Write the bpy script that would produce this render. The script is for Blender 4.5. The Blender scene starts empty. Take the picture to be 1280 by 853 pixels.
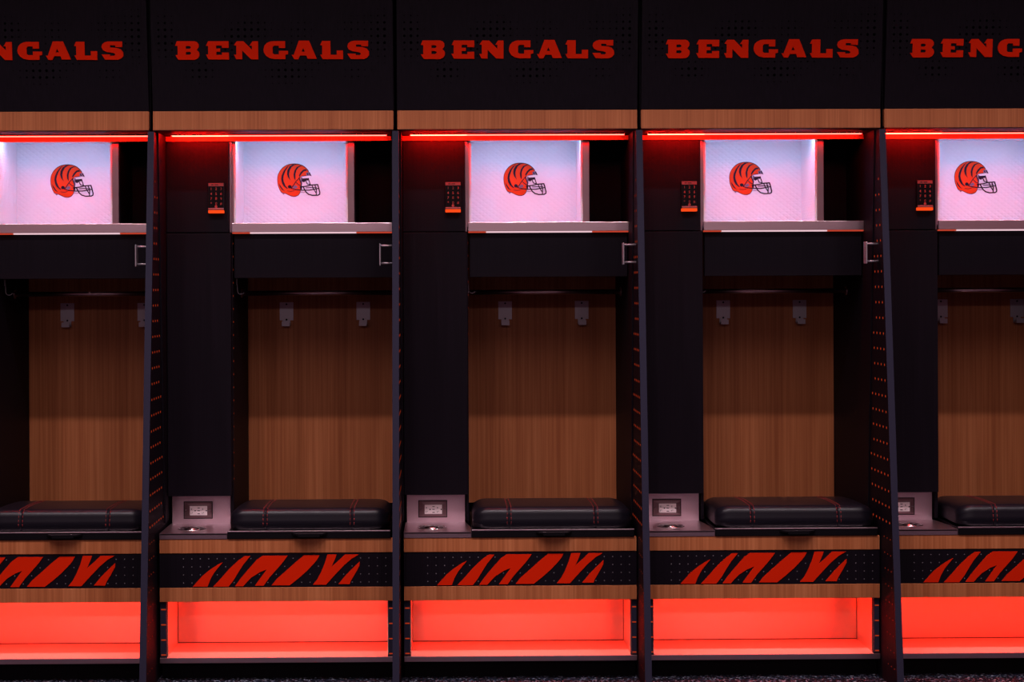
import bpy, bmesh, math
from mathutils import Vector, Matrix
from mathutils.geometry import tessellate_polygon

sc = bpy.context.scene
COL = sc.collection
P = 0.80                       # width of one locker bay (m)
X0 = -1.77                     # left seam of the first bay
H = 1.287                      # eye height
NB = 5

# ------------------------------------------------------------------ materials
def new_mat(name):
    m = bpy.data.materials.new(name); m.use_nodes = True
    return m, m.node_tree, m.node_tree.nodes['Principled BSDF']

def plain(name, col, rough=0.5, metal=0.0, spec=0.5, coat=0.0):
    m, nt, b = new_mat(name)
    b.inputs['Base Color'].default_value = (*col, 1)
    b.inputs['Roughness'].default_value = rough
    b.inputs['Metallic'].default_value = metal
    b.inputs['Specular IOR Level'].default_value = spec
    b.inputs['Coat Weight'].default_value = coat
    return m

def node(nt, kind, **kw):
    n = nt.nodes.new(kind)
    for k, v in kw.items(): setattr(n, k, v)
    return n

def coords(nt, scale):
    tc = node(nt, 'ShaderNodeTexCoord'); mp = node(nt, 'ShaderNodeMapping')
    mp.inputs['Scale'].default_value = scale
    nt.links.new(tc.outputs['Object'], mp.inputs['Vector'])
    return mp.outputs['Vector']

def noise(nt, vec, scale=1.0, detail=3.0, rough=0.5):
    n = node(nt, 'ShaderNodeTexNoise')
    n.inputs['Scale'].default_value = scale; n.inputs['Detail'].default_value = detail
    n.inputs['Roughness'].default_value = rough
    nt.links.new(vec, n.inputs['Vector'])
    return n.outputs['Fac']

def ramp(nt, fac, stops):
    r = node(nt, 'ShaderNodeValToRGB')
    el = r.color_ramp.elements
    while len(el) < len(stops): el.new(0.5)
    for e, (p, c) in zip(el, stops):
        e.position = p; e.color = (*c, 1)
    nt.links.new(fac, r.inputs['Fac'])
    return r.outputs['Color']

def mat_wood():
    m, nt, b = new_mat('oak_veneer')
    v = coords(nt, (150, 150, 1.6)); f1 = noise(nt, v, 1.0, 4, 0.6)
    v2 = coords(nt, (16, 16, 0.5)); f2 = noise(nt, v2, 1.0, 3, 0.5)
    mx = node(nt, 'ShaderNodeMath', operation='MULTIPLY_ADD')
    nt.links.new(f1, mx.inputs[0]); mx.inputs[1].default_value = 0.6
    sc2 = node(nt, 'ShaderNodeMath', operation='MULTIPLY'); nt.links.new(f2, sc2.inputs[0]); sc2.inputs[1].default_value = 0.4
    nt.links.new(sc2.outputs[0], mx.inputs[2])
    c = ramp(nt, mx.outputs[0], [(0.34, (0.31, 0.086, 0.027)), (0.5, (0.425, 0.132, 0.046)), (0.66, (0.54, 0.188, 0.072))])
    nt.links.new(c, b.inputs['Base Color'])
    b.inputs['Roughness'].default_value = 0.5; b.inputs['Specular IOR Level'].default_value = 0.25
    return m

def mat_laminate():
    m, nt, b = new_mat('black_laminate')
    v = coords(nt, (220, 220, 3)); f = noise(nt, v, 1.0, 2)
    c = ramp(nt, f, [(0.35, (0.0044, 0.0026, 0.0054)), (0.65, (0.0066, 0.0039, 0.0078))])
    nt.links.new(c, b.inputs['Base Color'])
    b.inputs['Roughness'].default_value = 0.6; b.inputs['Specular IOR Level'].default_value = 0.10
    return m

def mat_steel(name, axis, col=(0.74, 0.57, 0.62), rough=0.3, metal=1.0):  # pink in col stands in for red reflections on neutral steel
    # brushed steel: fine scratches along the given axis
    m, nt, b = new_mat(name)
    s = [260, 260, 260]; s[axis] = 2.0
    v = coords(nt, tuple(s)); f = noise(nt, v, 1.0, 3)
    mr = node(nt, 'ShaderNodeMapRange')
    mr.inputs['To Min'].default_value = rough - 0.03; mr.inputs['To Max'].default_value = rough + 0.05
    nt.links.new(f, mr.inputs['Value']); nt.links.new(mr.outputs[0], b.inputs['Roughness'])
    bp = node(nt, 'ShaderNodeBump'); bp.inputs['Strength'].default_value = 0.006; bp.inputs['Distance'].default_value = 0.002
    nt.links.new(f, bp.inputs['Height']); nt.links.new(bp.outputs[0], b.inputs['Normal'])
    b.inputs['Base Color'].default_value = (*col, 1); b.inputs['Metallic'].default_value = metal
    return m

def mat_quilt():
    # white quilted lining: shallow diamond relief
    m, nt, b = new_mat('white_quilted_lining')
    tc = node(nt, 'ShaderNodeTexCoord'); sp = node(nt, 'ShaderNodeSeparateXYZ')
    nt.links.new(tc.outputs['Object'], sp.inputs[0])
    def mth(op, a, c=None):
        n = node(nt, 'ShaderNodeMath', operation=op)
        for i, q in enumerate((a, c)):
            if q is None: continue
            if isinstance(q, (int, float)): n.inputs[i].default_value = q
            else: nt.links.new(q, n.inputs[i])
        return n.outputs[0]
    h = mth('MULTIPLY', mth('ADD', sp.outputs['X'], sp.outputs['Y']), 1 / 0.024)
    z = mth('MULTIPLY', sp.outputs['Z'], 1 / 0.0185)
    a = mth('PINGPONG', mth('ADD', h, z), 0.5); c = mth('PINGPONG', mth('SUBTRACT', h, z), 0.5)
    hh = mth('POWER', mth('MINIMUM', a, c), 0.6)
    bp = node(nt, 'ShaderNodeBump'); bp.inputs['Strength'].default_value = 0.22; bp.inputs['Distance'].default_value = 0.005
    nt.links.new(hh, bp.inputs['Height']); nt.links.new(bp.outputs[0], b.inputs['Normal'])
    b.inputs['Base Color'].default_value = (0.72, 0.83, 0.90, 1); b.inputs['Roughness'].default_value = 0.45
    b.inputs['Specular IOR Level'].default_value = 0.3
    return m

def mat_leather():
    m, nt, b = new_mat('black_leather')
    v = coords(nt, (1, 1, 1)); f = noise(nt, v, 420, 3)
    bp = node(nt, 'ShaderNodeBump'); bp.inputs['Strength'].default_value = 0.18; bp.inputs['Distance'].default_value = 0.001
    nt.links.new(f, bp.inputs['Height'])
    f2 = noise(nt, v, 9, 2)
    bp2 = node(nt, 'ShaderNodeBump'); bp2.inputs['Strength'].default_value = 0.12; bp2.inputs['Distance'].default_value = 0.01
    nt.links.new(f2, bp2.inputs['Height']); nt.links.new(bp.outputs[0], bp2.inputs['Normal'])
    nt.links.new(bp2.outputs[0], b.inputs['Normal'])
    b.inputs['Base Color'].default_value = (0.007, 0.006, 0.010, 1); b.inputs['Roughness'].default_value = 0.34
    b.inputs['Specular IOR Level'].default_value = 0.26
    return m

def mat_carpet():
    m, nt, b = new_mat('speckled_carpet')
    tc = node(nt, 'ShaderNodeTexCoord'); vo = node(nt, 'ShaderNodeTexVoronoi'); vo.inputs['Scale'].default_value = 165
    nt.links.new(tc.outputs['Object'], vo.inputs['Vector'])
    sp = node(nt, 'ShaderNodeSeparateColor'); nt.links.new(vo.outputs['Color'], sp.inputs[0])
    c = ramp(nt, sp.outputs[0], [(0.0, (0.003, 0.003, 0.005)), (0.62, (0.007, 0.007, 0.013)), (0.74, (0.022, 0.035, 0.075)),
                                 (0.84, (0.08, 0.018, 0.018)), (0.93, (0.13, 0.16, 0.23)), (1.0, (0.32, 0.34, 0.40))])
    nt.links.new(c, b.inputs['Base Color'])
    bp = node(nt, 'ShaderNodeBump'); bp.inputs['Strength'].default_value = 1.0; bp.inputs['Distance'].default_value = 0.006
    nt.links.new(vo.outputs['Distance'], bp.inputs['Height']); nt.links.new(bp.outputs[0], b.inputs['Normal'])
    b.inputs['Roughness'].default_value = 0.95; b.inputs['Specular IOR Level'].default_value = 0.1
    return m

def mat_led(name, col, strength):
    m = bpy.data.materials.new(name); m.use_nodes = True
    nt = m.node_tree; nt.nodes.clear()
    e = node(nt, 'ShaderNodeEmission'); o = node(nt, 'ShaderNodeOutputMaterial')
    e.inputs['Color'].default_value = (*col, 1); e.inputs['Strength'].default_value = strength
    nt.links.new(e.outputs[0], o.inputs['Surface'])
    return m

def brush(m, amount, rot):
    nt = m.node_tree; b = nt.nodes['Principled BSDF']
    t = node(nt, 'ShaderNodeTangent', direction_type='RADIAL', axis='Z')
    nt.links.new(t.outputs[0], b.inputs['Tangent'])
    b.inputs['Anisotropic'].default_value = amount; b.inputs['Anisotropic Rotation'].default_value = rot
    return m

M = dict(
    wood=mat_wood(), lam=mat_laminate(), quilt=mat_quilt(), leather=mat_leather(), carpet=mat_carpet(),
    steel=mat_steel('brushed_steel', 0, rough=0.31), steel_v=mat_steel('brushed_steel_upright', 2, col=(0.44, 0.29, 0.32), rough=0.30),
    shoe=brush(plain('satin_steel_lining', (0.78, 0.60, 0.46), 0.38, 0.88), 1.0, 0.25), shoe2=mat_steel('satin_steel_shelf', 0, col=(0.66, 0.46, 0.36), rough=0.45, metal=0.35),  # glow of the red shelf light put into the stainless base colours
    chrome=plain('chrome', (0.75, 0.70, 0.72), 0.2, 1.0),
    hookm=plain('satin_hook_metal', (0.42, 0.37, 0.41), 0.42, 0.6),
    platem=plain('chrome_plate_red_tint', (0.22, 0.13, 0.14), 0.3, 0.8),  # chrome socket plate, its dark red reflections put into the colour
    keym=plain('red_light_tinted_metal', (0.30, 0.10, 0.10), 0.45, 0.4, 0.2),  # keypad trim, with the red light falling on it put into the colour
    edge=plain('slate_with_blue_sheen', (0.026, 0.024, 0.044), 0.5, spec=0.1),  # bluish light reflected by the divider edges is part of this colour
    black=plain('black_plastic', (0.004, 0.0035, 0.005), 0.45, spec=0.15),
    hole=plain('punched_hole', (0.0006, 0.0005, 0.0008), 0.9, spec=0.0),
    gloss=plain('gloss_black_glass', (0.002, 0.002, 0.002), 0.15),
    paint=plain('orange_red_paint', (0.66, 0.018, 0.002), 0.6, spec=0.03),
    pale=plain('pale_punched_dot', (0.17, 0.15, 0.17), 0.6),
    ivory=plain('ivory_plastic', (0.86, 0.74, 0.74), 0.4),
    stitch=plain('red_thread', (0.26, 0.016, 0.016), 0.7),
    h_orange=plain('helmet_orange', (0.66, 0.052, 0.006), 0.5, spec=0.2),
    h_navy=plain('helmet_navy', (0.012, 0.006, 0.022), 0.5, spec=0.2),
    h_grey=plain('helmet_grey', (0.16, 0.14, 0.24), 0.5, spec=0.2),
    h_rim=plain('helmet_rim_brown', (0.05, 0.010, 0.012), 0.5, spec=0.2),
    digit=plain('red_key_print', (0.30, 0.03, 0.025), 0.5),
    wallm=plain('dark_wall_paint', (0.01, 0.009, 0.012), 0.8, spec=0.1),
    led_red=mat_led('red_light_strip', (1.0, 0.0065, 0.004), 190), led_red2=mat_led('soft_red_light_strip', (1.0, 0.017, 0.012), 38),
    led_shoe=mat_led('red_shelf_light', (1.0, 0.024, 0.006), 46),
    led_shoe2=mat_led('pink_red_shelf_light', (1.0, 0.032, 0.018), 52),
    led_blue=mat_led('cool_white_light_strip', (0.50, 0.60, 0.96), 29),
    led_pink=mat_led('pink_white_light_strip', (0.80, 0.62, 1.0), 0.7),
    led_white=mat_led('white_ledge_light', (1.0, 0.66, 0.74), 0.85),
    glow_ember=mat_led('ember_reflection', (1.0, 0.10, 0.05), 0.5),  # end pieces glow in place of red reflections under the ledge
    led_dot=mat_led('lit_perforation', (1.0, 0.085, 0.02), 0.33),
    led_bar=mat_led('orange_indicator', (1.0, 0.07, 0.01), 1.0),
)

# ------------------------------------------------------------------ mesh helpers
def box(bm, x0, x1, y0, y1, z0, z1, mi=0, bev=0.0):
    r = bmesh.ops.create_cube(bm, size=1.0)
    vs = r['verts']
    for v in vs:
        v.co = Vector(((x0 + x1) / 2 + v.co.x * (x1 - x0), (y0 + y1) / 2 + v.co.y * (y1 - y0), (z0 + z1) / 2 + v.co.z * (z1 - z0)))
    fs = {f for v in vs for f in v.link_faces}
    for f in fs: f.material_index = mi
    if bev > 0:
        es = list({e for v in vs for e in v.link_edges})
        g = bmesh.ops.bevel(bm, geom=es, offset=bev, segments=2, profile=0.5, affect='EDGES')
        for f in g['faces']: f.material_index = mi

def frame_of(d):
    d = d.normalized(); a = Vector((0, 0, 1)) if abs(d.z) < 0.9 else Vector((1, 0, 0))
    u = d.cross(a).normalized(); return u, d.cross(u).normalized()

def tube(bm, pts, r, n=10, mi=0, cap=True):
    pts = [Vector(p) for p in pts]; rings = []
    for i, p in enumerate(pts):
        d = (pts[min(i + 1, len(pts) - 1)] - pts[max(i - 1, 0)])
        u, w = frame_of(d)
        rings.append([bm.verts.new(p + r * (math.cos(2 * math.pi * k / n) * u + math.sin(2 * math.pi * k / n) * w)) for k in range(n)])
    for a, b in zip(rings, rings[1:]):
        for k in range(n):
            f = bm.faces.new((a[k], a[(k + 1) % n], b[(k + 1) % n], b[k])); f.material_index = mi; f.smooth = True
    if cap:
        for rg in (rings[0], rings[-1]):
            f = bm.faces.new(rg); f.material_index = mi

def poly(bm, loops, fn, t0, t1, mi=0):
    """prism: outline loops (first outer, then holes) in 2D; fn(a, b, t) gives the 3D point; t0 front, t1 back."""
    loops = [[tuple(p) for p in lp] for lp in loops]
    flat = [p for lp in loops for p in lp]
    fr = [bm.verts.new(fn(a, b, t0)) for a, b in flat]
    bk = [bm.verts.new(fn(a, b, t1)) for a, b in flat]
    for t in tessellate_polygon([[Vector((a, b, 0)) for a, b in lp] for lp in loops]):
        for vs in (fr, bk):
            try: bm.faces.new([vs[i] for i in t]).material_index = mi
            except ValueError: pass
    o = 0
    for lp in loops:
        n = len(lp)
        for i in range(n):
            j = (i + 1) % n
            try: bm.faces.new((fr[o + i], fr[o + j], bk[o + j], bk[o + i])).material_index = mi
            except ValueError: pass
        o += n

def stroke(pts, w):
    """2D outline of a polyline of width w, as one quad per segment plus joints."""
    out = []
    for (ax, ay), (bx, by) in zip(pts, pts[1:]):
        L = math.hypot(bx - ax, by - ay) or 1
        dx, dy = (bx - ax) / L, (by - ay) / L
        e = w * 0.35; ax2, ay2, bx2, by2 = ax - dx * e, ay - dy * e, bx + dx * e, by + dy * e
        nx, ny = -dy * w / 2, dx * w / 2
        out.append([(ax2 + nx, ay2 + ny), (bx2 + nx, by2 + ny), (bx2 - nx, by2 - ny), (ax2 - nx, ay2 - ny)])
    return out

def disc(bm, cx, cz, y, r, n=8, mi=0, axis='y', thick=0.0006):
    """small round dot; axis y faces -y, axis x lies on a side wall (cx is then y)."""
    pts = [(cx + r * math.cos(2 * math.pi * k / n), cz + r * math.sin(2 * math.pi * k / n)) for k in range(n)]
    if axis == 'y': poly(bm, [pts], lambda a, b, t: (a, t, b), y, y + thick, mi)
    else: poly(bm, [pts], lambda a, b, t: (t, a, b), y, y + thick, mi)

def smooth_poly(pts, it=2):
    for _ in range(it):
        q = []
        for i, (x, y) in enumerate(pts):
            x2, y2 = pts[(i + 1) % len(pts)]
            q += [(0.78 * x + 0.22 * x2, 0.78 * y + 0.22 * y2), (0.22 * x + 0.78 * x2, 0.22 * y + 0.78 * y2)]
        pts = q
    return pts

def obj(name, bm, mats, parent=None):
    bmesh.ops.recalc_face_normals(bm, faces=bm.faces)
    me = bpy.data.meshes.new(name); bm.to_mesh(me); bm.free()
    for m in (mats if isinstance(mats, (list, tuple)) else [mats]): me.materials.append(M[m] if isinstance(m, str) else m)
    o = bpy.data.objects.new(name, me); COL.objects.link(o)
    if parent is not None: o.parent = parent
    return o

def empty(name):
    o = bpy.data.objects.new(name, None); o.empty_display_size = 0.1; COL.objects.link(o); return o

def boxes(name, mats, parent, *bs, bev=0.0):
    bm = bmesh.new()
    for b in bs: box(bm, *b[:6], mi=(b[6] if len(b) > 6 else 0), bev=bev)
    return obj(name, bm, mats, parent)

def tag(o, label, cat, group=None):
    o['label'] = label; o['category'] = cat
    if group: o['group'] = group

def copy_tree(o, parent=None):
    c = o.copy(); COL.objects.link(c)
    if parent is not None: c.parent = parent
    for ch in list(o.children): copy_tree(ch, c)
    return c

def text_mesh(bm, s, size, fn, mi=0, t0=0.0, t1=0.0):
    cu = bpy.data.curves.new('t', 'FONT'); cu.body = s; cu.size = size; cu.align_x = 'CENTER'; cu.align_y = 'CENTER'
    to = bpy.data.objects.new('t', cu); COL.objects.link(to)
    dg = bpy.context.evaluated_depsgraph_get(); me = to.evaluated_get(dg).to_mesh()
    vs = [bm.verts.new(fn(v.co.x, v.co.y)) for v in me.vertices]
    for p in me.polygons:
        try: bm.faces.new([vs[i] for i in p.vertices]).material_index = mi
        except ValueError: pass
    to.evaluated_get(dg).to_mesh_clear(); bpy.data.objects.remove(to); bpy.data.curves.remove(cu)

# ================================================================== OVERHEAD CABINET (prototype, local x from 0 to P)
DZ0 = 1.871; LEAN = 0.12
def door_y(z): return -(z - DZ0) * LEAN
def make_overhead():
    r = empty('overhead_cabinet')
    boxes('carcass', 'lam', r, (0.004, P - 0.004, 0.022, 0.62, 1.812, 2.50), (0.006, P - 0.006, 0.001, 0.20, 1.806, 1.813))
    boxes('wood_trim', 'wood', r, (0.0065, P - 0.0065, 0.0, 0.020, 1.8075, 1.8695), bev=0.0012)
    boxes('light_strip', ['led_red', 'black', 'led_red2'], r, (0.046, 0.236, 0.128, 0.145, 1.8000, 1.8062), (0.236, 0.765, 0.128, 0.145, 1.8000, 1.8062, 2), (0.044, 0.767, 0.1255, 0.1275, 1.8018, 1.8062, 1))
    bm = bmesh.new()
    zt = 2.50; f = lambda a, b, t: (a, door_y(b) + t, b)
    poly(bm, [[(0.0065, DZ0), (P - 0.0065, DZ0), (P - 0.0065, zt), (0.0065, zt)]], f, 0.0, 0.02)
    # halftone of punched dots, in drifting clusters behind the lettering
    blobs = [(60, 190, 62, 120, 1.0), (500, 155, 110, 62, 1.0), (400, 190, 60, 40, 0.5), (245, 365, 85, 55, 0.95), (690, 370, 125, 58, 1.0),
             (760, 150, 75, 55, 0.6), (860, 310, 60, 40, 0.5), (1190, 180, 95, 130, 0.95), (1010, 140, 70, 60, 0.55), (1035, 370, 70, 48, 0.62),
             (390, 265, 60, 50, 0.6), (720, 230, 70, 50, 0.4)]
    for i in range(36):
        for j in range(14):
            cx = -7.2 + 34.2 * i; cy = 50 + 34.2 * j
            v = sum(w * math.exp(-(((cx - bx) / sx) ** 2 + ((cy - by) / sy) ** 2)) for bx, by, sx, sy, w in blobs)
            rad = 0.0047 * min(1.0, v * 1.12)
            u = (500 + cx / 4.129 - 494.6) / 382.9; z = H + (360.3 - cy / 4.129) / 382.9
            if rad > 0.0011 and 0.014 < u < P - 0.014:
                pts = [(u + rad * math.cos(math.pi * k / 4), z + rad * math.sin(math.pi * k / 4)) for k in range(8)]
                poly(bm, [pts], f, -0.0004, 0.0, 1)
    door = obj('door', bm, ['lam', 'hole'], r)
    # raised lettering
    B = [[(50, 70), (268, 70), (298, 82), (317, 108), (318, 140), (292, 175), (318, 200), (323, 222), (322, 245), (302, 278), (265, 295), (65, 295), (28, 238), (58, 238), (58, 125), (28, 125)],
         [(158, 128), (205, 128), (220, 138), (220, 150), (205, 162), (158, 162)], [(158, 198), (205, 198), (222, 208), (222, 222), (205, 234), (158, 234)]]
    E = [[(435, 70), (685, 70), (685, 150), (600, 150), (600, 122), (530, 122), (530, 158), (580, 158), (580, 196), (530, 196), (530, 235), (600, 235), (600, 207), (685, 207), (685, 290), (435, 290), (403, 230), (432, 230), (432, 125), (405, 125)]]
    N = [[(785, 70), (868, 70), (970, 172), (970, 122), (942, 122), (978, 70), (1045, 70), (1045, 288), (955, 288), (848, 180), (848, 288), (775, 288), (748, 232), (778, 232), (778, 120), (750, 118)]]
    s = 1181.5
    G = [[(x + s, y) for x, y in [(195, 68), (195, 150), (118, 150), (118, 122), (60, 122), (42, 138), (42, 215), (60, 228), (118, 228), (118, 185), (230, 185), (230, 225), (197, 232), (197, 285), (60, 285), (0, 272), (-40, 245), (-66, 205), (-71, 170), (-58, 122), (-30, 92), (10, 73), (50, 68)]]]
    A = [[(x + s, y) for x, y in [(365, 62), (490, 62), (582, 280), (470, 280), (455, 240), (378, 240), (355, 285), (305, 285), (275, 232), (300, 235)]], [(x + s, y) for x, y in [(416, 150), (438, 195), (395, 195)]]]
    Lt = [[(x + s, y) for x, y in [(650, 65), (752, 65), (752, 232), (828, 232), (828, 180), (905, 180), (905, 285), (655, 285), (625, 230), (650, 230), (650, 118), (625, 116)]]]
    S = [[(x + s, y) for x, y in [(1215, 62), (1213, 130), (1130, 128), (1130, 108), (1065, 108), (1065, 135), (1150, 140), (1195, 155), (1222, 188), (1226, 235), (1202, 265), (1160, 283), (1000, 283), (958, 218), (1060, 218), (1060, 235), (1110, 235), (1128, 222), (1118, 205), (1090, 198), (1020, 188), (975, 165), (960, 130), (970, 95), (1000, 72), (1040, 62)]]]
    bm = bmesh.new()
    k = 1 / (9.846 * 382.9); ox = (524 - 494.6) / 382.9 + 0.0007; oz = H + (360.3 - 44) / 382.9
    g = lambda a, b, t: (ox + a * k, door_y(oz - (b + a * 0.0042) * k) + t, oz - (b + a * 0.0042) * k)
    for lt in (B, E, N, G, A, Lt, S): poly(bm, lt, g, -0.004, 0.0)
    obj('lettering', bm, 'paint', door)
    return r

# ================================================================== LOCKER (column door, lit cubby, hanging space)
def make_locker():
    r = empty('locker')
    for x0, x1 in ((0.0112, 0.0165), (0.7845, 0.7888)):
        bm = bmesh.new()
        poly(bm, [[(0.045, 1.8035), (0.15, 0.50), (0.64, 0.50), (0.64, 1.8035)]], lambda a, b, t: (t, a, b), x0, x1)
        obj('side_panel', bm, 'lam', r)
    boxes('back_panel', 'wood', r, (0.017, 0.784, 0.622, 0.64, 0.50, 1.48))
    boxes('header_panel', 'wood', r, (0.017, 0.784, 0.18, 0.198, 1.7875, 1.803))
    boxes('upper_door', 'lam', r, (0.0185, 0.229, 0.181, 0.20, 1.4785, 1.786), bev=0.0015)
    boxes('lower_door', 'lam', r, (0.0185, 0.235, 0.181, 0.20, 0.585, 1.4755), bev=0.0015)
    # partition beside the door column, with lit pin holes down its hanging-space face
    bm = bmesh.new(); box(bm, 0.229, 0.2385, 0.202, 0.62, 0.4945, 1.4765)
    for k in range(19):
        disc(bm, 0.213, 0.64 + 0.0445 * k, 0.2385, 0.0028, 8, 1, 'x', 0.0006)
    obj('partition', bm, ['lam', 'led_dot'], r)
    # keypad
    bm = bmesh.new()
    box(bm, 0.162, 0.2145, 0.166, 0.181, 1.5525, 1.645, 0, bev=0.002)
    box(bm, 0.1628, 0.2137, 0.1645, 0.167, 1.634, 1.6445, 1)
    box(bm, 0.1650, 0.2115, 0.1648, 0.167, 1.5625, 1.6325, 2)
    box(bm, 0.1625, 0.2140, 0.160, 0.181, 1.5535, 1.5600, 1, bev=0.001)
    box(bm, 0.172, 0.180, 0.1641, 0.165, 1.6375, 1.640, 3); box(bm, 0.183, 0.196, 0.1641, 0.165, 1.6375, 1.640, 3)
    kp = obj('keypad', bm, ['black', 'keym', 'gloss', 'black'], r)
    bm = bmesh.new()
    for i, ch in enumerate('123456789*0#'):
        cx = 0.1718 + 0.0168 * (i % 3); cz = 1.6245 - 0.0165 * (i // 3)
        text_mesh(bm, ch, 0.0125, lambda a, b, cx=cx, cz=cz: (cx + a, 0.1644, cz + b))
    disc(bm, 0.1883, 1.5655, 0.1635, 0.0045, 12, 0, 'y', 0.0015)
    obj('key', bm, 'digit', kp)
    boxes('indicator_light', 'led_bar', kp, (0.1622, 0.2143, 0.160, 0.181, 1.5430, 1.5530), bev=0.0012)
    # lit cubby: quilted lining open to the front
    bm = bmesh.new(); x0, x1, d0, d1, z0, z1 = 0.2495, 0.6245, 0.207, 0.42, 1.494, 1.8025
    box(bm, x0, x1, d1, d1 + 0.01, z0, z1); box(bm, x0 - 0.006, x0, d0, d1 + 0.01, z0, z1); box(bm, x1, x1 + 0.006, d0, d1 + 0.01, z0, z1)
    box(bm, x0, x1, d0 + 0.02, d1, z0 - 0.004, z0); box(bm, x0, x1, d0 + 0.02, d1, z1 - 0.001, z1)
    lining = obj('cubby_lining', bm, 'quilt', r)
    boxes('cubby_top_light', 'led_blue', r, (x0 + 0.01, x1 - 0.01, 0.212, 0.228, 1.796, 1.8005))
    boxes('cubby_bottom_light', 'led_pink', r, (x0 + 0.01, x1 - 0.01, 0.204, 0.218, 1.496, 1.500))
    emblem(lining)
    bm = bmesh.new(); box(bm, 0.2295, 0.2365, 0.194, 0.207, 1.478, 1.7855, bev=0.001); box(bm, 0.2365, 0.2435, 0.207, 0.43, 1.494, 1.7855)
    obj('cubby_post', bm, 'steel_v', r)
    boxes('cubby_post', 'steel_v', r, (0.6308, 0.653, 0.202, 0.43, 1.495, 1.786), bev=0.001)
    bm = bmesh.new()                                              # dark side cubby
    box(bm, 0.6535, 0.784, 0.42, 0.43, 1.494, 1.80); box(bm, 0.6535, 0.784, 0.205, 0.42, 1.488, 1.494); box(bm, 0.6535, 0.6565, 0.21, 0.42, 1.494, 1.787)
    box(bm, 0.6535, 0.784, 0.205, 0.42, 1.797, 1.80)
    obj('side_cubby', bm, 'lam', r)
    # steel ledge and the light beneath it, glowing ends imitating reflections
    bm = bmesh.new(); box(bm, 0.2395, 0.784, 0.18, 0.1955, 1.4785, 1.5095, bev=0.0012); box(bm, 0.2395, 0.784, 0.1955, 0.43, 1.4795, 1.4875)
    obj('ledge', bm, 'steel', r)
    boxes('ledge_light', ['led_white', 'glow_ember'], r, (0.30, 0.66, 0.184, 0.200, 1.4740, 1.4785), (0.24, 0.30, 0.184, 0.200, 1.4740, 1.4785, 1), (0.66, 0.7835, 0.184, 0.200, 1.4740, 1.4785, 1))
    boxes('valance', 'lam', r, (0.2445, 0.781, 0.2, 0.217, 1.3235, 1.4785), bev=0.001)
    bm = bmesh.new(); tube(bm, [(0.239, 0.42, 1.271), (0.784, 0.42, 1.271)], 0.0085, 14)
    tube(bm, [(0.239, 0.42, 1.271), (0.243, 0.42, 1.271)], 0.016, 14); tube(bm, [(0.780, 0.42, 1.271), (0.784, 0.42, 1.271)], 0.016, 14)
    obj('hanging_rod', bm, 'chrome_dark', r)
    bm = bmesh.new()                                              # little J hook on the partition
    pts = [(0.2405, 0.30, 1.318), (0.2415, 0.30, 1.285)] + [(0.2535 - 0.012 * math.cos(t), 0.30, 1.280 - 0.012 * math.sin(t)) for t in [math.pi * q / 8 for q in range(0, 8)]] 
    tube(bm, pts, 0.0017, 8); box(bm, 0.2385, 0.2405, 0.294, 0.306, 1.300, 1.322)
    obj('coat_hook', bm, 'hookm', r)
    for cx in (0.379, 0.6595):                                    # flat plate hooks on the wood
        bm = bmesh.new(); w = 0.0248
        pts = [(cx - w, 1.237), (cx + w, 1.237), (cx + w, 1.171), (cx + 0.014, 1.171), (cx + 0.014, 1.150), (cx - 0.014, 1.150), (cx - 0.014, 1.171), (cx - w, 1.171)]
        poly(bm, [pts], lambda a, b, t: (a, t, b), 0.6185, 0.622)
        box(bm, cx - 0.014, cx + 0.014, 0.588, 0.6185, 1.150, 1.1535)
        box(bm, cx - 0.014, cx + 0.014, 0.5855, 0.5888, 1.150, 1.167)
        disc(bm, cx, 1.2295, 0.6172, 0.0035, 10, 1, 'y', 0.0015); disc(bm, cx, 1.1735, 0.6172, 0.0035, 10, 1, 'y', 0.0015)
        obj('plate_hook', bm, ['hookm', 'black'], r)
    return r

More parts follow.
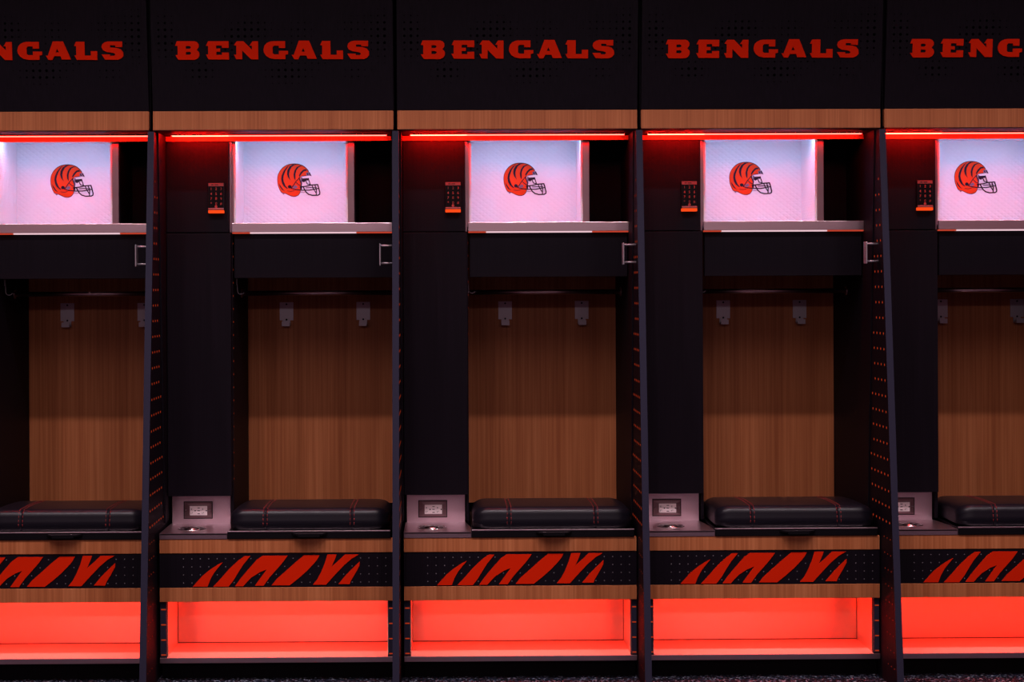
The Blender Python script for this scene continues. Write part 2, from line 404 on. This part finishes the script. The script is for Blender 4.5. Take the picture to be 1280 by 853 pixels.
def emblem(parent):
    """striped orange football helmet with a navy face mask, printed in thin layers on the lining"""
    bm = bmesh.new()
    s = 353.25; k = 1 / (15.507 * s); ox = 0.171 + (620 - 559.3) / s; oz = H + (360.3 - 195) / s
    f = lambda a, b, t: (ox + a * k, 0.42 + t, oz - (b + a * 0.0042) * k)
    L = lambda n: -0.0005 * n
    shell = smooth_poly([(148, 440), (160, 360), (200, 280), (265, 210), (345, 168), (440, 150), (540, 155), (630, 185), (700, 240), (742, 300), (715, 330), (700, 375), (610, 385), (578, 408), (585, 480), (604, 560), (585, 640), (578, 695), (540, 748), (480, 772), (410, 765), (350, 738), (300, 712), (225, 700), (185, 630), (155, 540)], 1)
    cxm, cym = 400, 460
    rim = [(cxm + (x - cxm) * 1.045, cym + (y - cym) * 1.045) for x, y in shell]
    poly(bm, [rim], f, L(1), 0.0, 3)
    poly(bm, [shell], f, L(2), 0.0, 0)
    for st in ([(395, 160), (330, 200), (265, 280), (225, 370), (215, 440), (230, 520), (265, 580), (320, 625), (350, 630), (300, 570), (266, 490), (256, 430), (266, 370), (300, 280), (350, 205)],
               [(170, 520), (190, 590), (230, 645), (290, 680), (245, 630), (205, 570)],
               [(530, 153), (440, 155), (375, 200), (335, 270), (328, 340), (345, 400), (398, 470), (375, 400), (370, 340), (382, 275), (420, 205), (470, 172)],
               [(635, 190), (580, 180), (520, 205), (475, 270), (455, 350), (465, 420), (492, 468), (492, 400), (492, 340), (512, 270), (550, 217), (590, 197)],
               [(722, 275), (690, 245), (640, 260), (590, 310), (558, 370), (570, 398), (590, 370), (622, 325), (660, 287), (700, 280)],
               [(600, 430), (740, 422), (755, 465), (695, 470), (655, 505), (610, 480)],
               [(380 + 37 * math.cos(t * math.pi / 6), 588 + 34 * math.sin(t * math.pi / 6)) for t in range(12)],
               [(585, 575), (625, 585), (610, 650), (580, 630)]):
        poly(bm, [st], f, L(3), 0.0, 1)
    for gp in ([(430, 595), (500, 555), (535, 600), (470, 632)], [(700, 315), (768, 305), (806, 385), (760, 372), (705, 378)], [(222, 702), (292, 715), (258, 742)],
               [(600, 400), (625, 410), (620, 545), (590, 550)]):
        poly(bm, [gp], f, L(3), 0.0, 2)
    for pts, w in (([(580, 592), (700, 580), (790, 556), (920, 546), (938, 600), (962, 700), (958, 735), (925, 752), (820, 756), (745, 735), (692, 690), (660, 630), (640, 590)], 17),
                   ([(480, 640), (600, 656), (760, 655), (860, 635), (945, 620)], 15),
                   ([(868, 550), (895, 650), (892, 748)], 14), ([(810, 560), (835, 625), (890, 710)], 13), ([(700, 610), (790, 604)], 11), ([(780, 605), (900, 605)], 10),
                   ([(740, 425), (778, 545), (720, 535), (690, 470)], 13),
                   ([(578, 405), (500, 490), (440, 580), (410, 620), (500, 650)], 12), ([(560, 420), (600, 520), (610, 600)], 13), ([(500, 500), (560, 555), (600, 565)], 11),
                   ([(340, 670), (400, 680), (470, 665)], 8), ([(610, 385), (700, 374)], 9), ([(720, 330), (735, 360)], 12), ([(760, 320), (785, 365)], 14)):
        for q in stroke(pts, w * 1.25): poly(bm, [q], f, L(4), 0.0, 1)
    for q in stroke([(590, 690), (650, 702), (670, 690)], 8): poly(bm, [q], f, L(4), 0.0, 2)
    return obj('emblem', bm, ['h_orange', 'h_navy', 'h_grey', 'h_rim'], parent)

# ================================================================== BENCH
def make_bench():
    r = empty('locker_bench')
    bm = bmesh.new()                                              # steel counter top
    poly(bm, [[(0.0215, 0.0), (0.2432, 0.0), (0.2432, 0.10), (0.2255, 0.23), (0.0215, 0.23)]], lambda a, b, t: (a, b, t), 0.4862, 0.481)
    box(bm, 0.0215, 0.2432, 0.0, 0.012, 0.467, 0.4855, bev=0.0010)
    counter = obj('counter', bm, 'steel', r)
    bm = bmesh.new()                                              # round chrome cable grommet
    cx, cy = 0.112, 0.108
    prof = [(0.047, 0.4862), (0.0465, 0.4875), (0.044, 0.4880), (0.041, 0.4876), (0.039, 0.4866)]
    n = 32; rings = [[bm.verts.new((cx + q * math.cos(2 * math.pi * i / n), cy + q * math.sin(2 * math.pi * i / n), z)) for i in range(n)] for q, z in prof]
    for a, b in zip(rings, rings[1:]):
        for i in range(n):
            fc = bm.faces.new((a[i], a[(i + 1) % n], b[(i + 1) % n], b[i])); fc.smooth = True
    fc = bm.faces.new(rings[-1]); fc.material_index = 1
    prof = [(0.026, 0.4868), (0.025, 0.4885), (0.017, 0.4915), (0.009, 0.4925), (0.0, 0.4932)]
    rings = [[bm.verts.new((cx + q * math.cos(2 * math.pi * i / n), cy + q * math.sin(2 * math.pi * i / n), z)) for i in range(n)] for q, z in prof[:-1]]
    for a, b in zip(rings, rings[1:]):
        for i in range(n):
            fc = bm.faces.new((a[i], a[(i + 1) % n], b[(i + 1) % n], b[i])); fc.smooth = True
    bm.faces.new(rings[-1])
    obj('grommet', bm, ['chrome', 'gloss'], counter)
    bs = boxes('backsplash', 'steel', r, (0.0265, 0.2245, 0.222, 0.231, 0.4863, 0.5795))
    bm = bmesh.new()                                              # socket: gasket, bevelled plate, receptacle
    box(bm, 0.0655, 0.1640, 0.2195, 0.222, 0.5030, 0.5620, 0)
    def ringq(x0, x1, z0, z1, y): return [bm.verts.new(p) for p in ((x0, y, z0), (x1, y, z0), (x1, y, z1), (x0, y, z1))]
    a = ringq(0.0680, 0.1615, 0.5055, 0.5595, 0.2190); b = ringq(0.0850, 0.1485, 0.5135, 0.5485, 0.2172); c = ringq(0.0850, 0.1485, 0.5135, 0.5485, 0.2155)
    for p, q in ((a, b),):
        for i in range(4): bm.faces.new((p[i], p[(i + 1) % 4], q[(i + 1) % 4], q[i])).material_index = 1
    bm.faces.new(b).material_index = 1
    for cx in (0.0735, 0.156): disc(bm, cx, 0.5325, 0.2165, 0.0022, 10, 3, 'y', 0.003)
    for x0, x1, z0, z1 in ((0.0680, 0.1615, 0.5545, 0.5595), (0.0680, 0.1615, 0.5055, 0.5095)): box(bm, x0, x1, 0.2180, 0.2195, z0, z1, 1)
    so = obj('socket', bm, ['black', 'platem', 'ivory', 'chrome'], bs)
    bm = bmesh.new(); box(bm, 0.0872, 0.1463, 0.2145, 0.2172, 0.5155, 0.5468, 0, bev=0.0008)
    for dx in (0.0945, 0.1325):
        box(bm, dx - 0.0035, dx + 0.0005, 0.2138, 0.2147, 0.5375, 0.5390, 1); box(bm, dx - 0.0035, dx + 0.0005, 0.2138, 0.2147, 0.5345, 0.5358, 1)
        box(bm, dx - 0.0035, dx - 0.0020, 0.2138, 0.2147, 0.5205, 0.5250, 1); box(bm, dx + 0.0010, dx + 0.0025, 0.2138, 0.2147, 0.5225, 0.5260, 1)
        disc(bm, dx + 0.011, 0.5312, 0.2138, 0.0023, 8, 1, 'y', 0.0008)
    for z in (0.5405, 0.5312, 0.5210): box(bm, 0.1135, 0.1215, 0.2138, 0.2147, z - 0.0011, z + 0.0011, 1)
    obj('receptacle', bm, ['ivory', 'black'], bs)
    boxes('wood_rail', 'wood', r, (0.0215, 0.7855, 0.002, 0.022, 0.4205, 0.4665), bev=0.001)
    boxes('wood_rail', 'wood', r, (0.0215, 0.7855, 0.002, 0.022, 0.2615, 0.3075), bev=0.001)
    # black band with rows of pale punched dots and six slashing stripes
    k = 1 / (10.667 * 381.25); ox = 0.17 + (540 - 561.7) / 381.25; oz = H + 0.0 - (686 - 360.2) / 381.25
    toU = lambda a, b: (ox + a * k, oz - (b + a * 0.0046) * k)
    sD = 1066.7; D = lambda pts: [(x + sD, y) for x, y in pts]
    stripes = [[(68, 492), (265, 492), (300, 400), (350, 310), (410, 235), (467, 168), (400, 200), (300, 265), (200, 345)],
               [(340, 492), (545, 492), (610, 410), (680, 295), (740, 200), (790, 140), (835, 85), (760, 85), (680, 140), (560, 250), (440, 385)],
               [(630, 487), (740, 487), (790, 430), (850, 370), (960, 300), (1055, 262), (960, 390), (895, 480), (1010, 480), (1090, 370), (1250, 190), (1300, 125), (1333, 80), (1000, 80), (920, 135), (800, 270), (700, 390)],
               D([(50, 475), (290, 475), (400, 390), (520, 285), (620, 180), (660, 130), (690, 75), (485, 75), (380, 160), (240, 285), (120, 390)]),
               D([(600, 468), (775, 468), (900, 330), (1020, 205), (1120, 120), (1215, 65), (1030, 65), (940, 150), (850, 228), (890, 140), (918, 65), (795, 65), (760, 180), (710, 300), (660, 395)]),
               D([(940, 460), (1090, 460), (1110, 410), (1170, 310), (1222, 215), (1225, 160), (1140, 240), (1040, 340)])]
    def inside(x, y, pts):
        c = False
        for i in range(len(pts)):
            (x1, y1), (x2, y2) = pts[i], pts[i - 1]
            if (y1 > y) != (y2 > y) and x < (x2 - x1) * (y - y1) / (y2 - y1) + x1: c = not c
        return c
    bm = bmesh.new(); box(bm, 0.0215, 0.7855, 0.004, 0.022, 0.308, 0.420)
    for i in range(-1, 27):
        for j in range(4):
            cx = 57 + 112.3 * i; cy = 122 + 107 * j - 0.0046 * 112.3 * i
            if any(inside(cx + ex, cy + ey, s) for s in stripes for ex in (-14, 0, 14) for ey in (-14, 0, 14)): continue
            u, z = toU(cx, cy)
            if 0.03 < u < 0.775: disc(bm, u, z, 0.0034, 0.0018, 6, 1)
    panel = obj('kick_panel', bm, ['lam', 'pale'], r)
    for s in stripes:
        bm = bmesh.new(); poly(bm, [s], lambda a, b, t: (toU(a, b)[0], t, toU(a, b)[1]), 0.0022, 0.004)
        obj('stripe', bm, 'paint', panel)
    for x0, x1 in ((0.0215, 0.041), (0.7685, 0.7855)):             # slotted uprights either side of the shoe space
        bm = bmesh.new(); box(bm, x0, x1, 0.012, 0.030, 0.079, 0.2612)
        for z in (0.086, 0.135, 0.185, 0.235): box(bm, x0 + 0.003, x1 - 0.001, 0.0112, 0.0122, z - 0.002, z + 0.002, 1)
        obj('upright', bm, ['edge', 'led_dot'], r)
    bm = bmesh.new(); x0, x1, d1, z0, z1 = 0.0415, 0.768, 0.228, 0.078, 0.305
    box(bm, x0, x1, d1, d1 + 0.004, z0, z1); box(bm, x0, x0 + 0.002, 0.031, d1, z0, z1); box(bm, x1 - 0.002, x1, 0.031, d1, z0, z1)
    box(bm, x0 + 0.002, x1 - 0.002, 0.004, d1, z0 - 0.004, z0, 1); box(bm, x0 + 0.002, x1 - 0.002, 0.024, d1, z1 - 0.003, z1)
    box(bm, x0 + 0.002, x1 - 0.002, d1 - 0.0012, d1, z0, z0 + 0.0022, 2)      # dark joints between the sheets
    for xa, xb in ((x0 + 0.002, x0 + 0.0034), (x1 - 0.0034, x1 - 0.002)): box(bm, xa, xb, d1 - 0.0012, d1, z0, z1 - 0.003, 2)
    obj('shoe_compartment', bm, ['shoe', 'shoe2', 'edge'], r)
    boxes('shoe_light', 'led_shoe', r, (0.088, 0.732, 0.030, 0.044, 0.275, 0.283))
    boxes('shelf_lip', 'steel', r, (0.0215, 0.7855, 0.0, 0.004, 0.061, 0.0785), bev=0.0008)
    boxes('toe_kick', 'black', r, (0.0215, 0.7855, 0.05, 0.062, 0.0, 0.062))
    boxes('seat_deck', 'lam', r, (0.244, 0.778, 0.024, 0.62, 0.440, 0.467), (0.017, 0.243, 0.232, 0.62, 0.44, 0.467))
    bm = bmesh.new(); box(bm, 0.2445, 0.7775, -0.002, 0.45, 0.4675, 0.4905, 0, bev=0.001)
    box(bm, 0.2445, 0.7775, -0.0035, 0.006, 0.4895, 0.4938, 1, bev=0.0008)
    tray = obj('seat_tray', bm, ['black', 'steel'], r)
    bm = bmesh.new()
    poly(bm, [[(0.455, -0.003), (0.572, -0.003), (0.560, -0.022), (0.548, -0.030), (0.478, -0.030), (0.466, -0.022)]], lambda a, b, t: (a, b, t), 0.4870, 0.4815)
    box(bm, 0.478, 0.548, -0.030, -0.025, 0.4765, 0.482)
    obj('pull_tab', bm, 'black', tray)
    return r

# ================================================================== CUSHION
def make_cushion():
    r = empty('seat_cushion')
    x0, x1 = 0.2485, 0.7735
    ya, yb, zb, zt = 0.006, 0.345, 0.4912, 0.5645
    def profile(ins, drop):
        # rounded slab section: front -> top -> back -> bottom
        a, b, zl, zh = ya + ins, yb - ins, zb + ins * 0.25, zt - drop
        rf = min(0.027, (zh - zl) * 0.45); rk = min(0.050, (zh - zl) * 0.62); rb = 0.010
        pts = []
        def arc(cy, cz, rr, t0, t1, n):
            for i in range(n + 1):
                t = math.radians(t0 + (t1 - t0) * i / n); pts.append((cy + rr * math.cos(t), cz + rr * math.sin(t)))
        arc(a + rb, zl + rb, rb, 270, 180, 4)
        for q in (0.25, 0.5, 0.75): pts.append((a - 0.004 * math.sin(q * math.pi), zl + rb + (zh - rf - zl - rb) * q))
        arc(a + rf, zh - rf, rf, 180, 90, 9)
        for q in (0.2, 0.4, 0.6, 0.8): pts.append((a + rf + (b - a - rf - rk) * q, zh - 0.008 * q + 0.003 * math.sin(q * math.pi)))
        arc(b - rk, zh - 0.008 - rk, rk, 90, 0, 9)
        arc(b - rb, zl + rb, rb, 0, -90, 4)
        return pts
    seams = (0.3675, 0.6525)
    xs = []
    R = 0.050
    for i in range(11):
        t = i / 10 * math.pi / 2; xs.append((x0 + R * (1 - math.sin(t)) if False else x0 + R * (1 - math.cos(t)), R * (1 - math.sin(t))))
    mid = sorted(set([x0 + R + (x1 - x0 - 2 * R) * i / 24 for i in range(1, 24)] + [s + o for s in seams for o in (-0.008, -0.004, -0.0015, 0, 0.0015, 0.004, 0.008)]))
    stations = [(x, i) for x, i in xs]
    for x in mid:
        g = min(abs(x - s) for s in seams); stations.append((x, 0.0028 * math.exp(-(g / 0.0028) ** 2)))
    stations += [(x0 + x1 - x, i) for x, i in reversed(xs)]
    bm = bmesh.new(); rings = []
    for x, ins in stations:
        end = min(x - x0, x1 - x)
        # ends lean in more at the top than at the base
        rings.append([bm.verts.new((x, y, z)) for y, z in profile(ins * 0.8, ins * 0.62)])
    n = len(rings[0])
    for a, b in zip(rings, rings[1:]):
        for k in range(n):
            f = bm.faces.new((a[k], a[(k + 1) % n], b[(k + 1) % n], b[k])); f.smooth = True
    bm.faces.new(rings[0]); bm.faces.new(rings[-1])
    pad = obj('pad', bm, 'leather', r)
    for s in seams:
        bm = bmesh.new()
        for o in (-0.0065, 0.0065):
            pts = [(s + o, y, z) for y, z in profile(-0.0004, -0.0004)][5:-5]
            # short stitches along the section line
            dense = []
            for p, q in zip(pts, pts[1:]):
                L = math.hypot(q[1] - p[1], q[2] - p[2]); m = max(1, round(L / 0.004))
                dense += [tuple(p[i] + (q[i] - p[i]) * j / m for i in range(3)) for j in range(m)]
            for i in range(0, len(dense) - 3, 3): tube(bm, dense[i:i + 3], 0.0010, 5)
        obj('seam_stitching', bm, 'stitch', pad)
    return r

# ================================================================== DIVIDER FIN
def make_divider():
    t = 0.0105
    bm = bmesh.new()
    fy = lambda z: -0.19 * (1.803 - z) / 1.803
    # dark sheet with an edge strip whose colour carries a bluish sheen
    poly(bm, [[(fy(1.803) + 0.002, 1.803), (fy(0) + 0.002, 0.0), (0.655, 0.0), (0.655, 1.803)]], lambda a, b, q: (q, a, b), -t, t, 0)
    poly(bm, [[(fy(1.803), 1.803), (fy(0), 0.0), (fy(0) + 0.0022, 0.0), (fy(1.803) + 0.0022, 1.803)]], lambda a, b, q: (q, a, b), -t - 0.0002, t + 0.0002, 1)
    z = 1.64; row = 0
    while z > 0.50:
        lin = 0.045 + (1.8035 - z) / 1.3035 * 0.105
        y = fy(z) + 0.030; i = 0
        while y < lin - 0.012:
            for sgn in (-1, 1):
                y3 = sgn * t
                disc(bm, y, z, y3 - 0.0003, 0.0042, 8, 2, 'x', 0.0006)
            y += 0.040
        z -= 0.0508
    z = 0.47
    while z > 0.05:
        y = fy(z) + 0.03
        for sgn in (-1, 1):
            for q in (0.0, 0.036, 0.072): disc(bm, y + q, z, sgn * t - 0.0003, 0.0020, 6, 2, 'x', 0.0006)
        z -= 0.0508
    d = obj('divider_panel', bm, ['lam', 'edge', 'led_dot'])
    bm = bmesh.new()                                              # pull handle on the left face
    tube(bm, [(-t, 0.02, 1.4265), (-0.051, 0.02, 1.4265)], 0.0036, 10); tube(bm, [(-t, 0.02, 1.3690), (-0.051, 0.02, 1.3690)], 0.0036, 10)
    box(bm, -0.0545, -0.0505, 0.002, 0.038, 1.3610, 1.4330, bev=0.0014)
    obj('pull_handle', bm, 'hookm', d)
    return d

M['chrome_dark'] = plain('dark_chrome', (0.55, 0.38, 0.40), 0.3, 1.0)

# ------------------------------------------------------------------ setting
bm = bmesh.new(); box(bm, -6.0, 6.0, -7.0, 0.70, -0.05, 0.0); fl = obj('floor', bm, 'carpet'); fl['kind'] = 'structure'
bm = bmesh.new(); box(bm, -6.0, 6.0, 0.665, 0.75, 0.0, 3.2); wb = obj('wall_back', bm, 'wallm'); wb['kind'] = 'structure'

# ------------------------------------------------------------------ the row
place = ['leftmost of the five', 'second from left', 'middle of the five', 'fourth from left', 'rightmost of the five']
protos = dict(
    over=(make_overhead(), 'black overhead cabinet with red lettering and wood trim', 'cabinet', 'overhead cabinets along the row'),
    lock=(make_locker(), 'black open locker with lit white helmet cubby', 'locker', 'open lockers in the row'),
    bench=(make_bench(), 'wood-railed locker bench with red stripes over lit shoe space', 'bench', 'benches below the lockers'),
    cush=(make_cushion(), 'black leather seat cushion with red stitching', 'cushion', 'black cushions on the benches'))
rows = {}
for key, (o, lab, cat, grp) in protos.items():
    rows[key] = [o] + [copy_tree(o) for _ in range(NB - 1)]
    for i, c in enumerate(rows[key]):
        c.location = (X0 + P * i, 0, 0)
        tag(c, lab + ', ' + place[i], cat, grp)
for i in (0, 1):                                                  # stronger, pinker lights under the first two benches
    for ch in rows['bench'][i].children:
        if ch.name.startswith('shoe_light'):
            ch.data = ch.data.copy()
            ch.data.materials[0] = M['led_shoe2']
div = make_divider()
fins = [div] + [copy_tree(div) for _ in range(5)]
dl = ['black perforated divider panel between the leftmost and second lockers', 'black perforated divider panel between the second and middle lockers',
      'black perforated divider panel between the middle and fourth lockers', 'black perforated divider panel between the fourth and rightmost lockers',
      'black perforated end panel closing the row beside the rightmost locker', 'black perforated end panel closing the row beside the leftmost locker']
for i, c in enumerate(fins):
    c.location = (X0 + P * ((i + 1) % 6), 0, 0); tag(c, dl[i], 'divider', 'divider panels between the lockers')

# ------------------------------------------------------------------ light
w = bpy.data.worlds.new('room_ambience'); sc.world = w; w.use_nodes = True
bg = w.node_tree.nodes['Background']; bg.inputs['Color'].default_value = (1.0, 0.37, 0.50, 1); bg.inputs['Strength'].default_value = 0.12

def ceiling_lamp(x, y, z, size, power, col, spread=180, tilt=0.0):
    l = bpy.data.lights.new('ceiling_lamp', 'AREA'); l.shape = 'DISK'; l.size = size; l.energy = power; l.color = col
    l.spread = math.radians(spread)
    o = bpy.data.objects.new('ceiling_lamp', l); COL.objects.link(o); o.location = (x, y, z)
    o.rotation_euler = (math.radians(tilt), 0, 0)
for x in (-2.4, -0.8, 0.8, 2.4):                                  # soft room lamps further out
    for y in (-2.4, -3.3): ceiling_lamp(x, y, 3.4, 0.9, 4.8, (1.0, 0.84, 0.86), 180, 25)
for x in (-2.9, -1.95, -1.42, -0.93, -0.38, 0.27, 0.60, 1.45, 2.0, 2.7):   # small downlights close to the lockers
    ceiling_lamp(x, -1.35, 3.2, 0.09, 8, (1.0, 0.82, 0.88), 110)
for x in (-2.6, -1.0, 0.5, 2.2):                                   # unseen downlights across the room, added for streaks on the shoe-space steel
    ceiling_lamp(x, -7.0, 3.1, 0.35, 6.8, (1.0, 0.84, 0.90), 180, 40)

# ------------------------------------------------------------------ camera
cd = bpy.data.cameras.new('camera'); cam = bpy.data.objects.new('camera', cd); COL.objects.link(cam)
cd.sensor_width = 36.0; cd.lens = 36.0 * 2020.6 / 1280
cam.matrix_world = Matrix.Translation((0, -5.3, H)) @ Matrix.Rotation(math.radians(-0.5), 4, 'Z') @ Matrix.Rotation(math.radians(90), 4, 'X') @ Matrix.Rotation(math.radians(-0.25), 4, 'Z')
cd.shift_x = (640 - 577.6) / 1280; cd.shift_y = (360 - 426.5) / 1280
sc.camera = cam
sc.view_settings.view_transform = 'Standard'; sc.view_settings.look = 'None'; sc.view_settings.gamma = 1.0
sc.view_settings.use_curve_mapping = False; sc.view_settings.exposure = 0.0
